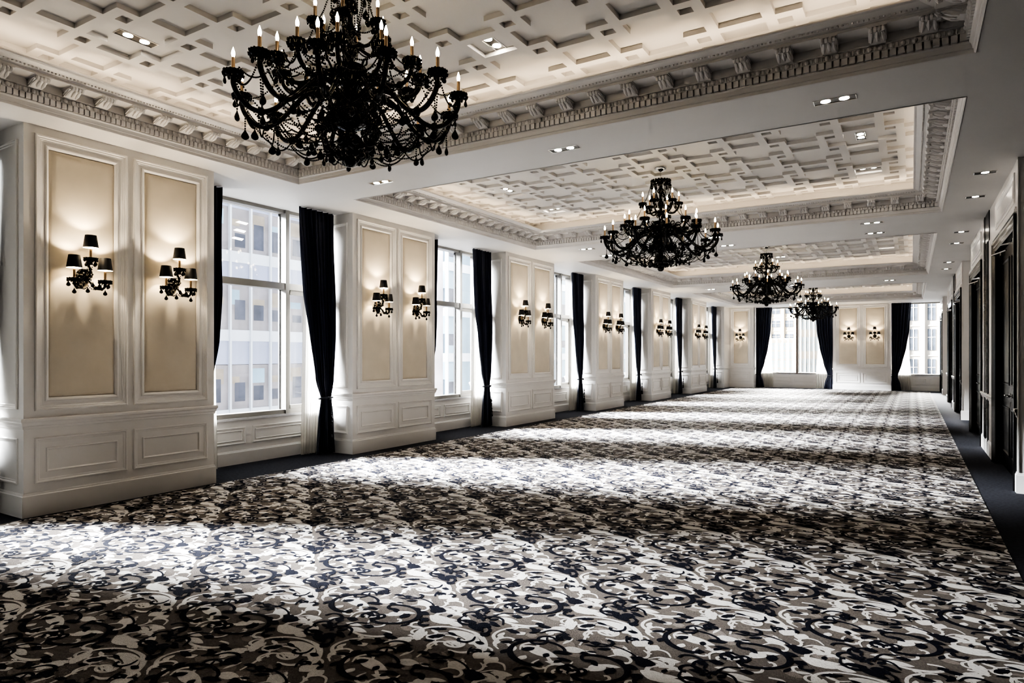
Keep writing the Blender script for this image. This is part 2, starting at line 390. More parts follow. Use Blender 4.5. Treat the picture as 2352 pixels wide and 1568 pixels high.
def coffer_field(k):
    y0, y1 = TRAYS[k]; yc = TC[k]; xc = (TX0 + TX1) / 2
    X0, X1, Y0, Y1 = TX0 - .13, TX1 + .13, y0 - .13, y1 + .13
    rec = []
    for kx in range(-6, 7):
        for ky in range(-8, 9):
            cx, cy = xc + kx * GX, yc + ky * GY
            if (kx + ky) % 2 == 0:
                rec += [(cx - .40, cx + .40, cy - .15, cy + .15), (cx - .19, cx + .19, cy - .335, cy + .335)]
            else: rec.append((cx - .18, cx + .18, cy - .15, cy + .15))
            rec.append((cx + GX / 2 - .058, cx + GX / 2 + .058, cy + GY / 2 - .048, cy + GY / 2 + .048))
    m = .02; rec = [(max(a, X0 + m), min(b_, X1 - m), max(c, Y0 + m), min(d, Y1 - m)) for a, b_, c, d in rec]
    rec = [r for r in rec if r[1] - r[0] > .01 and r[3] - r[2] > .01]
    xs = sorted({round(v, 4) for r in rec for v in r[:2]} | {round(X0, 4), round(X1, 4)})
    ys = sorted({round(v, 4) for r in rec for v in r[2:]} | {round(Y0, 4), round(Y1, 4)})
    D = .045
    up = np.zeros((len(xs) - 1, len(ys) - 1), bool)
    xm = np.array([(xs[i] + xs[i + 1]) / 2 for i in range(len(xs) - 1)]); ym = np.array([(ys[i] + ys[i + 1]) / 2 for i in range(len(ys) - 1)])
    for a, b_, c, d in rec: up |= ((xm > a) & (xm < b_))[:, None] & ((ym > c) & (ym < d))[None, :]
    b = MB()
    for i in range(len(xs) - 1):
        for j in range(len(ys) - 1):
            z = ZC + (D if up[i, j] else 0)
            b.quad((xs[i], ys[j], z), (xs[i + 1], ys[j], z), (xs[i + 1], ys[j + 1], z), (xs[i], ys[j + 1], z))
            if i + 1 < len(xs) - 1 and up[i, j] != up[i + 1, j]:
                b.quad((xs[i + 1], ys[j], ZC), (xs[i + 1], ys[j + 1], ZC), (xs[i + 1], ys[j + 1], ZC + D), (xs[i + 1], ys[j], ZC + D))
            if j + 1 < len(ys) - 1 and up[i, j] != up[i, j + 1]:
                b.quad((xs[i], ys[j + 1], ZC), (xs[i + 1], ys[j + 1], ZC), (xs[i + 1], ys[j + 1], ZC + D), (xs[i], ys[j + 1], ZC + D))
    R = [(X0, Y0), (X1, Y0), (X1, Y1), (X0, Y1)]
    for q in range(4):
        p, r = R[q], R[(q + 1) % 4]
        b.quad((p[0], p[1], H), (r[0], r[1], H), (r[0], r[1], ZC), (p[0], p[1], ZC))
    return b.build('coffered_field', M['coffer'], ceiling, fix=False)
for k in range(4): coffer_field(k)

# ------------------------------------------------------------------ cornices of the four recesses
PROF = [(-.005, 3.866), (0, 3.862), (.012, 3.866), (.016, 3.885), (.016, 3.893), (.024, 3.896), (.028, 3.91), (.034, 3.928), (.046, 3.938), (.046, 3.946),
        (.022, 3.947), (.022, 4.002), (.066, 4.003), (.066, 4.007), (.060, 4.009), (.060, 4.048), (.072, 4.052), (.072, 4.062), (.070, 4.064),
        (.070, 4.125), (.262, 4.125), (.262, 4.146), (.270, 4.148), (.274, 4.158), (.296, 4.162), (.318, 4.168), (.345, 4.178), (.365, 4.186),
        (.385, 4.187), (.392, 4.192), (.392, 4.206), (.36, 4.206), (.34, 4.190), (-.125, 4.190)]
def bracket_mesh():
    b = MB(); w = .056
    side = [(.066, 4.124), (.250, 4.124), (.254, 4.112), (.250, 4.098), (.236, 4.092), (.222, 4.099), (.205, 4.094), (.185, 4.084), (.160, 4.072),
            (.130, 4.062), (.105, 4.054), (.085, 4.050), (.066, 4.056)]
    n = len(side); vs = [(o, -w, z) for o, z in side] + [(o, w, z) for o, z in side]
    b.add(vs, [tuple(range(n)), tuple(range(2 * n - 1, n - 1, -1))] + [(i, (i + 1) % n, n + (i + 1) % n, n + i) for i in range(n)])
    for s in (-.042, -.015, .015, .042):          # fluted scroll and leaf
        b.tube([(.252, s, 4.118), (.258, s, 4.104), (.248, s, 4.090), (.226, s, 4.090)], [.010, .014, .014, .008], 8)
    for s, o in ((-.034, .19), (0, .205), (.034, .19)):
        b.tube([(o + .02, s, 4.094), (o - .03, s * 1.2, 4.074), (o - .075, s * 1.3, 4.056)], [.008, .017, .007], 8)
    for s in (-1, 1):
        b.tube([(.23, s * w, 4.105), (.19, s * w, 4.106), (.14, s * w, 4.09), (.10, s * w, 4.072), (.085, s * w, 4.085), (.10, s * w, 4.095)], [.006, .007, .008, .008, .006, .003], 6)
    b.box(.066, .262, -.066, .066, 4.117, 4.126)
    return b.build('bracket', M['cornice'], smooth=40)
BR = None
def cornice(k):
    global BR
    y0, y1 = TRAYS[k]; b = MB()
    def ring(o, z): return [(TX0 + o, y0 + o, z), (TX1 - o, y0 + o, z), (TX1 - o, y1 - o, z), (TX0 + o, y1 - o, z)]
    for q in range(len(PROF) - 1):
        A, B = ring(*PROF[q]), ring(*PROF[q + 1])
        for i in range(4): b.quad(A[i], A[(i + 1) % 4], B[(i + 1) % 4], B[i])
    # dentils, egg-and-dart and the upper bead on the three sides that face the room
    def put(side, t, w, o0, o1, z0, z1):
        if side == 'w': b.box(TX0 + o0, TX0 + o1, t - w, t + w, z0, z1)
        elif side == 'e': b.box(TX1 - o1, TX1 - o0, t - w, t + w, z0, z1)
        else: b.box(t - w, t + w, y1 - o1, y1 - o0, z0, z1)
    def at(side, t, o):
        return (TX0 + o, t) if side == 'w' else (TX1 - o, t) if side == 'e' else (t, y1 - o)
    for side in 'wen':
        lo, hi, st = (y0, y1, .050) if side != 'n' else (TX0, TX1, .057)
        n = int((hi - lo - .12) / st); off = (hi - lo - n * st) / 2
        for i in range(n + 1): put(side, lo + off + i * st, st * .38, .020, .064, 3.949, 4.001)
        if k < 3:
            st2 = st * 1.35; n = int((hi - lo - .16) / st2); off = (hi - lo - n * st2) / 2
            for i in range(n + 1):
                x, y = at(side, lo + off + i * st2, .064); b.ball((x, y, 4.027), .021, 8, 5, 0, 1.1)
                x, y = at(side, lo + off + (i + .5) * st2, .064); b.ball((x, y, 4.027), .009, 5, 4, 0, 2.4)
        if k < 2:
            st3 = st * .62; n = int((hi - lo - .75) / st3); off = (hi - lo - n * st3) / 2
            for i in range(n + 1):
                x, y = at(side, lo + off + i * st3, .306); b.ball((x, y, 4.160), .0105, 5, 3, 0, .9 + .3 * (i % 2))
    root = b.build('trim_%d' % (k + 1), M['cornice'], smooth=35)
    tag(root, 'carved plaster cornice with dentils and brackets round the %s ceiling recess' % ORD[k], kind='structure')
    if BR is None: BR = bracket_mesh()
    for side in 'wen':
        lo, hi, st = (y0, y1, .29) if side != 'n' else (TX0, TX1, .34)
        n = int((hi - lo - .42) / st); off = (hi - lo - n * st) / 2
        for i in range(n + 1):
            t = lo + off + i * st
            o = BR if (BR.parent is None) else BR.copy()
            if o is not BR: C.objects.link(o)
            o.parent = root
            if side == 'w': o.location = (TX0, t, 0); o.rotation_euler = (0, 0, 0)
            elif side == 'e': o.location = (TX1, t, 0); o.rotation_euler = (0, 0, pi)
            else: o.location = (t, y1, 0); o.rotation_euler = (0, 0, -pi / 2)
    s = MB()
    a, c = .16, .19
    for x0, x1, yy0, yy1 in ((TX0 + a, TX0 + c, y0 + .25, y1 - .25), (TX1 - c, TX1 - a, y0 + .25, y1 - .25), (TX0 + .25, TX1 - .25, y0 + a, y0 + c), (TX0 + .25, TX1 - .25, y1 - c, y1 - a)):
        s.quad((x0, yy0, 4.20), (x1, yy0, 4.20), (x1, yy1, 4.20), (x0, yy1, 4.20))
    s.build('cove_light', M['led'], root, fix=False)
for k in range(4): cornice(k)

# ------------------------------------------------------------------ wall panelling
BASE = [(0, .235), (.006, .232), (.010, .222), (.010, .214), (.018, .206), (.018, 0)]
RAIL = [(0, .865), (.010, .868), (.012, .890), (.020, .898), (.024, .925), (.034, .938), (.034, .958), (.028, .968), (0, .970)]
BIG = [(0, 0), (0, .016), (.008, .022), (.020, .020), (.026, .012), (.040, .010), (.046, .004), (.056, .003), (.060, -.002), (.092, -.004), (.094, .006), (.104, .010), (.114, .006), (.126, -.006), (.13, -.022)]
LOW = [(0, 0), (0, .012), (.008, .017), (.018, .015), (.024, .008), (.036, .006), (.042, .001), (.046, 0)]
BEAD = [(0, 0), (.002, .010), (.010, .014), (.018, .008), (.022, 0)]
def fabric_mesh(u0, u1, v0, v1, P):
    b = MB(); b.frame(u0, u1, v0, v1, [(0, -.022), (.012, -.010), (.03, -.004), (.08, 0)], P, fill=True); return b
def pier(i, y0, y1, x):
    b = MB(); P = lambda u, v, h: (x + h, u, v)
    ym = (y0 + y1) / 2; cells = [(y0 + .095, ym - .035), (ym + .035, y1 - .095)]
    # front face with two openings for the upholstered fields
    us = [y0, cells[0][0], cells[0][1], cells[1][0], cells[1][1], y1]
    for a in range(5):
        if a in (1, 3):
            b.quad(P(us[a], 0, 0), P(us[a + 1], 0, 0), P(us[a + 1], 1.04, 0), P(us[a], 1.04, 0)); b.quad(P(us[a], 3.79, 0), P(us[a + 1], 3.79, 0), P(us[a + 1], H, 0), P(us[a], H, 0))
        else: b.quad(P(us[a], 0, 0), P(us[a + 1], 0, 0), P(us[a + 1], H, 0), P(us[a], H, 0))
    for s in (y0, y1): b.quad((x, s, 0), (XW - .2, s, 0), (XW - .2, s, H), (x, s, H))
    b.wrap(XW - .2, x, y0, y1, BASE); b.wrap(XW - .2, x, y0, y1, RAIL)
    for c0, c1 in cells:
        b.frame(c0, c1, 1.04, 3.79, BIG, P)
        b.frame(c0, c1, .32, .77, LOW, P); b.frame(c0 + .10, c1 - .10, .425, .665, BEAD, P)
    for s, d in ((y0, -1), (y1, 1)):
        Ps = lambda u, v, h: (u, s + d * h, v)
        b.frame(XW + .10, x - .11, 1.06, 3.72, BIG[:8], Ps); b.frame(XW + .10, x - .11, .32, .77, LOW, Ps)
    root = b.build('pillar', M['paint'], smooth=30)
    tag(root, 'white panelled wall pier with two cream fabric panels, %s along the window wall' % (ORD[i - 1] if i > 0 else 'behind the viewpoint'), kind='structure')
    for c0, c1 in cells: fabric_mesh(c0 + .13, c1 - .13, 1.17, 3.66, P).build('fabric_panel', M['fabric'], root, smooth=30)
    return root
for i, (y0, y1, x) in enumerate(PIERS):
    if i < 7: pier(i, y0, y1, x)
# last pier on the left, only its narrow side shows
b = MB(); y0, y1, x = PIERS[7]
b.box(XW - .3, x, y0, y1, 0, H); b.wrap(XW - .2, x, y0, y1, BASE, 'se'); b.wrap(XW - .2, x, y0, y1, RAIL, 'se')
b.frame(XW + .08, x - .10, 1.06, 3.72, BIG[:8], lambda u, v, h: (u, y0 - h, v)); b.frame(XW + .08, x - .10, .32, .77, LOW, lambda u, v, h: (u, y0 - h, v))
tag(b.build('pillar', M['paint'], smooth=30), 'narrow white corner pier at the end of the window wall', kind='structure')

def end_pier(x0, x1, yf, label):
    b = MB(); P = lambda u, v, h: (u, yf - h, v)
    single = x1 - x0 < 1.6
    if single: cells = [(x0 + .14, x1 - .14)]
    else: xm = (x0 + x1) / 2; cells = [(x0 + .12, xm - .05), (xm + .05, x1 - .12)]
    us = [x0] + [v for c in cells for v in c] + [x1]
    for a in range(len(us) - 1):
        if a % 2 == 1:
            b.quad(P(us[a], 0, 0), P(us[a + 1], 0, 0), P(us[a + 1], 1.04, 0), P(us[a], 1.04, 0)); b.quad(P(us[a], 3.82, 0), P(us[a + 1], 3.82, 0), P(us[a + 1], H, 0), P(us[a], H, 0))
        else: b.quad(P(us[a], 0, 0), P(us[a + 1], 0, 0), P(us[a + 1], H, 0), P(us[a], H, 0))
    for s in (x0, x1): b.quad((s, yf, 0), (s, YW + .2, 0), (s, YW + .2, H), (s, yf, H))
    b.wrap(x0, x1, yf, YW + .2, BASE, 'swe'); b.wrap(x0, x1, yf, YW + .2, RAIL, 'swe')
    for c0, c1 in cells:
        b.frame(c0, c1, 1.04, 3.82, BIG, P); b.frame(c0, c1, .32, .77, LOW, P); b.frame(c0 + .10, c1 - .10, .425, .665, BEAD, P)
    root = tag(b.build('pillar', M['paint'], smooth=30), label, kind='structure')
    for c0, c1 in cells: fabric_mesh(c0 + .13, c1 - .13, 1.17, 3.69, P).build('fabric_panel', M['fabric'], root, smooth=30)
end_pier(-7.70, -6.50, 33.05, 'white panelled pier with one cream fabric panel in the far corner')
end_pier(-3.08, -.78, YE, 'white panelled pier with two cream fabric panels between the far windows')

# window walls: low panelled apron under every window, structure of the left and far walls
def apron(b, u0, u1, P, n=2):
    b.quad(P(u0, 0, 0), P(u1, 0, 0), P(u1, .64, 0), P(u0, .64, 0)); b.quad(P(u0, .64, 0), P(u1, .64, 0), P(u1, .64, -.4), P(u0, .64, -.4))
    pr = [(h, z) for h, z in BASE]
    for k in range(len(pr) - 1):
        (h0, z0), (h1, z1) = pr[k], pr[k + 1]
        b.quad(P(u0, z0 * .85, h0), P(u1, z0 * .85, h0), P(u1, z1 * .85, h1), P(u0, z1 * .85, h1))
    w = (u1 - u0 - .12 * (n + 1) - .3) / n
    for k in range(n):
        a = u0 + .21 + k * (w + .12); b.frame(a, a + w, .29, .54, LOW, P); b.frame(a + .05, a + w - .05, .335, .495, BEAD[:3] + [(.014, 0)], P)
BAYS = [(PIERS[i][1], PIERS[i + 1][0]) for i in range(7)]
b = MB()
for y0, y1 in BAYS: apron(b, y0, y1, lambda u, v, h: (XW + h, u, v))
tag(b.build('wall_left', M['paint'], smooth=30), 'low white panelled wall under the left windows', kind='structure')
b = MB()
EB = [(-6.50, -3.08), (-.78, 1.5)]
for x0, x1 in EB: apron(b, x0, x1, lambda u, v, h: (u, YW - h, v), 3 if x1 > 0 else 2)
b.box(-8.8, -7.70, YW + .02, YW + .3, 0, H)
tag(b.build('wall_back', M['paint'], smooth=30), 'low white panelled wall under the far windows', kind='structure')
b = MB(); b.box(-8.8, 2.3, -2.25, -2.1, 0, H); b.box(-8.8, -7.5, -2.15, -1.74, 0, H)
tag(b.build('wall_front', M['dusk']), 'unseen wall behind the viewpoint, dark grey to hold back bounced light', kind='structure')

# ------------------------------------------------------------------ windows
def window(n, u0, u1, P, mulls, label, dark=False):
    """P(u, v, h) with h towards the room"""
    fr = MB()
    def bar(a, c, v0, v1, h0=-.18, h1=0, mi=0):
        q = [P(a, v0, h0), P(c, v0, h0), P(c, v0, h1), P(a, v0, h1), P(a, v1, h0), P(c, v1, h0), P(c, v1, h1), P(a, v1, h1)]
        fr.add(q, [(0, 3, 2, 1), (4, 5, 6, 7), (0, 1, 5, 4), (1, 2, 6, 5), (2, 3, 7, 6), (3, 0, 4, 7)], mi)
    T0, T1 = 2.62, 2.72
    edges = [u0] + [m for m in mulls] + [u1]
    for m in mulls: bar(m - .035, m + .035, .66, H, -.18, 0, 1 if dark else 0)
    for u in (u0 + .03, u1 - .03): bar(u - .03, u + .03, .66, H, -.18, -.01)
    if not dark: bar(u0, u1, T0, T1, -.16, -.012)
    bar(u0, u1, .66, .735, -.16, -.02)
    bar(u0, u1, H - .05, H, -.16, -.02)
    panes = []
    for a, c in zip(edges[:-1], edges[1:]):
        a2, c2 = a + .035, c - .035
        for v0, v1 in (((.735, T0), (T1, H - .05)) if not dark else ((.735, H - .05),)):
            g = .012
            for (p, q, r, s) in ((a2, a2 + g, v0, v1), (c2 - g, c2, v0, v1)): bar(p, q, r, s, -.17, -.135, 2)
            if c - a < .8 and v0 < 1 and not dark:    # opening sash in the narrow light
                for (p, q, r, s) in ((a2 + g, a2 + .065, v0, v1), (c2 - .065, c2 - g, v0, v1), (a2, c2, v0, v0 + .06), (a2, c2, v1 - .07, v1)): bar(p, q, r, s, -.15, -.06)
            panes.append((a2, c2, v0, v1))
    root = tag(fr.build('window_%d' % n, [M['frame'], M['bronze'], M['gasket']], fix=False), label, kind='structure')
    for a, c, v0, v1 in panes:
        g = MB(); g.quad(P(a, v0, -.15), P(c, v0, -.15), P(c, v1, -.15), P(a, v1, -.15)); g.build('window_pane', M['glass'], root, fix=False)
    s = MB(); q = [P(u0, .64, -.2), P(u1, .64, -.2), P(u1, .64, .035), P(u0, .64, .035), P(u0, .672, -.2), P(u1, .672, -.2), P(u1, .672, .035), P(u0, .672, .035)]
    s.add(q, [(0, 3, 2, 1), (4, 5, 6, 7), (0, 1, 5, 4), (1, 2, 6, 5), (2, 3, 7, 6), (3, 0, 4, 7)]); s.build('window_sill', M['sill'], root)
for n, (y0, y1) in enumerate(BAYS):
    window(n + 1, y0, y1, lambda u, v, h: (XW + h, u, v), [y0 + .655, y1 - .655], 'tall taupe framed window with a transom, %s along the left wall' % ORD[n])
for n, (x0, x1) in enumerate(EB):
    window(8 + n, x0, x1, lambda u, v, h: (u, YW - h, v), [-4.68] if n == 0 else [], ['wide far window with a bronze mullion', 'far corner window beside the door wall'][n], dark=True)

# ------------------------------------------------------------------ right wall with its doors
SECT = [(9.50, 16.62), (19.40, 27.2), (31.0, 33.9)]
b = MB()
b.box(1.62, 1.8, 9.3, 34, 0, H)
RX = lambda u, v, h: (XR - h, u, v)
DOORS = [(9.62, 12.12), (14.0, 16.6), (19.52, 22.15), (23.75, 26.4), (31.3, 33.2)]
for y0, y1 in SECT:
    ds = [d for d in DOORS if y0 < d[0] < y1]; us = [y0] + [v for d in ds for v in d] + [y1]
    for a in range(len(us) - 1):
        v0 = 3.25 if a % 2 == 1 else 0
        b.box(XR, 1.62, us[a], us[a + 1], v0, H)
    for d in ds:
        b.frame(d[0] + .15, d[1] - .32, 3.40, 3.76, LOW, RX); b.frame(d[0] + .27, d[1] - .44, 3.47, 3.69, BEAD, RX)
        b.box(XR - .03, XR + .01, d[0] - .02, d[1] + .02, 3.262, 3.30); b.box(XR - .02, XR + .01, d[0] - .01, d[1] + .01, 3.30, 3.325)
    for a in range(0, len(us) - 1, 2):
        for prof, zs in ((BASE, 1), (RAIL, 1)):
            for k in range(len(prof) - 1):
                (h0, z0), (h1, z1) = prof[k], prof[k + 1]
                b.quad(RX(us[a], z0, h0), RX(us[a + 1], z0, h0), RX(us[a + 1], z1, h1), RX(us[a], z1, h1))
    b.wrap(XR, 1.62, y0, y1, BASE, 'sn'); 
    for d in ds[:1]: b.box(XR - .006, XR + .006, y0 - .012, y0 + .012, .24, H)
tag(b.build('wall_right', M['paint'], smooth=30), 'white wall with door bays along the right side', kind='structure')
b = MB(); b.box(1.62, 1.8, -2.3, 9.3, 0, H)
tag(b.build('wall_right', M['dusk']), 'unseen stretch of the right wall beside the viewpoint, dark grey to hold back bounced light', kind='structure')
DL = ['nearest the viewpoint', 'second along the right wall', 'third along the right wall', 'fourth along the right wall', 'last along the right wall']
for n, (y0, y1) in enumerate(DOORS):
    f = MB(); w = .22
    STEP = [(0, 0), (0, .030), (.03, .034), (.05, .024), (.12, .022), (.135, .014), (.19, .012), (.21, .0), (.22, -.09)]
    q = [(i, h) for i, h in STEP]
    vs = []
    for i, h in q: vs += [RX(y0 + i, 0, h), RX(y0 + i, 3.25 - i * .7, h), RX(y1 - i, 3.25 - i * .7, h), RX(y1 - i, 0, h)]
    fs = []
    for k in range(len(q) - 1):
        for j in range(3): fs.append((k * 4 + j, k * 4 + j + 1, k * 4 + 5 + j, k * 4 + 4 + j))
    f.add(vs, fs)
    root = tag(f.build('door_%d' % (n + 1), M['door'], smooth=30), 'tall black double door in a glossy black frame, ' + DL[n], kind='structure')
    ym = (y0 + y1) / 2
    for a, c, s in ((y0 + .225, ym - .003, -1), (ym + .003, y1 - .225, 1)):
        lf = MB(); X = XR + .075; P = lambda u, v, h: (X - h, u, v)
        lf.box(X, X + .045, a, c, .012, 3.09)
        for v0, v1 in ((.22, .88), (1.18, 2.92)): lf.frame(a + .13, c - .13, v0, v1, [(0, 0), (.004, .010), (.02, .013), (.032, .004), (.036, 0)], P)
        leaf = lf.build('door_leaf', M['leaf'], root, smooth=30)
        hd = MB(); yy = ym + s * .09
        hd.lathe([(.0001, 0), (.028, 0), (.028, .010), (.012, .014), (.012, .045)], 14, (0, 0, 0))
        hd.v = [(X - z, yy + x_, 1.05 + y_) for x_, y_, z in hd.v]
        hd.tube([(X - .045, yy, 1.05), (X - .05, yy + s * .03, 1.05), (X - .05, yy + s * .13, 1.047)], [.010, .010, .007], 8)
        hd.box(X - .004, X, yy - .02, yy + .02, .90, .96)
        hd.build('door_handle', M['chrome'], leaf, smooth=40)
        cl = MB(); cl.box(X - .05, X, ym + s * .62, ym + s * .90, 2.99, 3.05)
        cl.tube([(X - .03, ym + s * .66, 2.99), (X - .16, ym + s * .52, 2.99), (X - .02, ym + s * .34, 3.03)], .009, 6)
        cl.build('door_closer', M['chrome'], leaf, smooth=40)
for n, y in enumerate((13.22, 22.75)):
    b = MB(); b.box(XR - .012, XR + .02, y, y + .42, 0, H); b.box(XR - .02, XR, y + .16, y + .20, 0, H)
    b.box(XR - .02, XR, y - .32, y - .30, 0, 3.4); b.box(XR - .012, XR + .02, y - .50, y, 3.40, H)
    tag(b.build('trim_%d' % (5 + n), M['door']), 'black partition pocket strip running up the right wall, ' + ['nearer', 'farther'][n], kind='structure')
# ------------------------------------------------------------------ glass fittings shared by chandeliers and sconces
def drop(b, x, y, ztop, L=.07, r=.022, n=8, flat=.55, rot=0):
    o = len(b.v)
    b.lathe([(.0005, 0), (.0035, -.004), (.0035, -.010), (r * .35, -L * .28), (r * .8, -L * .52), (r, -L * .70), (r * .82, -L * .88), (r * .3, -L * .985), (.0004, -L)], n, (0, 0, 0), ry=flat)
    c, s = cos(rot), sin(rot)
    for i in range(o, len(b.v)):
        vx, vy, vz = b.v[i]; b.v[i] = (x + vx * c - vy * s, y + vx * s + vy * c, ztop + vz)
def beads(b, p, q, sag, r=.0072, pitch=.0165, lo=None):
    p, q = Vector(p), Vector(q); L = (q - p).length * (1 + 2.2 * (sag / max(.05, (q - p).length)) ** 2)
    n = max(3, int(L / pitch))
    for i in range(n + 1):
        t = i / n; v = p.lerp(q, t); v.z -= sag * 4 * t * (1 - t); b.ball(tuple(v), r, 6, 4)
def pan_mesh(r, name):
    b = MB()
    b.lathe([(.008, -.030), (.014, -.026), (.010, -.014), (r * .45, -.008), (r * .9, .004), (r * 1.0, .014), (r * .86, .012), (r * .4, .002), (.008, .004)], 24, wob=.09, wn=8)
    for k in range(8):
        a = 2 * pi * (k + .5) / 8; b.ball((r * .98 * cos(a), r * .98 * sin(a), .008), r * .17, 6, 4)
    for k in range(10):                                  # turned-down petals under the pan
        a = 2 * pi * k / 10; b.tube([(r * .35 * cos(a), r * .35 * sin(a), -.014), (r * .75 * cos(a), r * .75 * sin(a), -.006), (r * 1.02 * cos(a), r * 1.02 * sin(a), -.012), (r * 1.0 * cos(a), r * 1.0 * sin(a), -.026)], [r * .12, r * .2, r * .19, r * .08], 6)
    b.lathe([(.0005, -.062), (.012, -.056), (.020, -.044), (.014, -.030), (.010, -.02)], 10)
    b.lathe([(.016, .002), (.019, .012), (.016, .022), (.004, .024)], 10)
    return b.build(name, M['jet'], smooth=50)
def candle_mesh(L, r=.0125):
    b = MB(); b.lathe([(.0005, 0), (r, 0), (r, L), (r * .55, L + .002), (r * .55, L + .006), (.0005, L + .006)], 12); return b.build('candle_sleeve', M['brass'], smooth=40)
def bulb_mesh():
    b = MB(); b.lathe([(.0005, 0), (.008, .001), (.0112, .012), (.0125, .024), (.0105, .040), (.0052, .056), (.002, .066), (.0005, .070)], 10); return b.build('candle_bulb', M['bulb'], smooth=True)

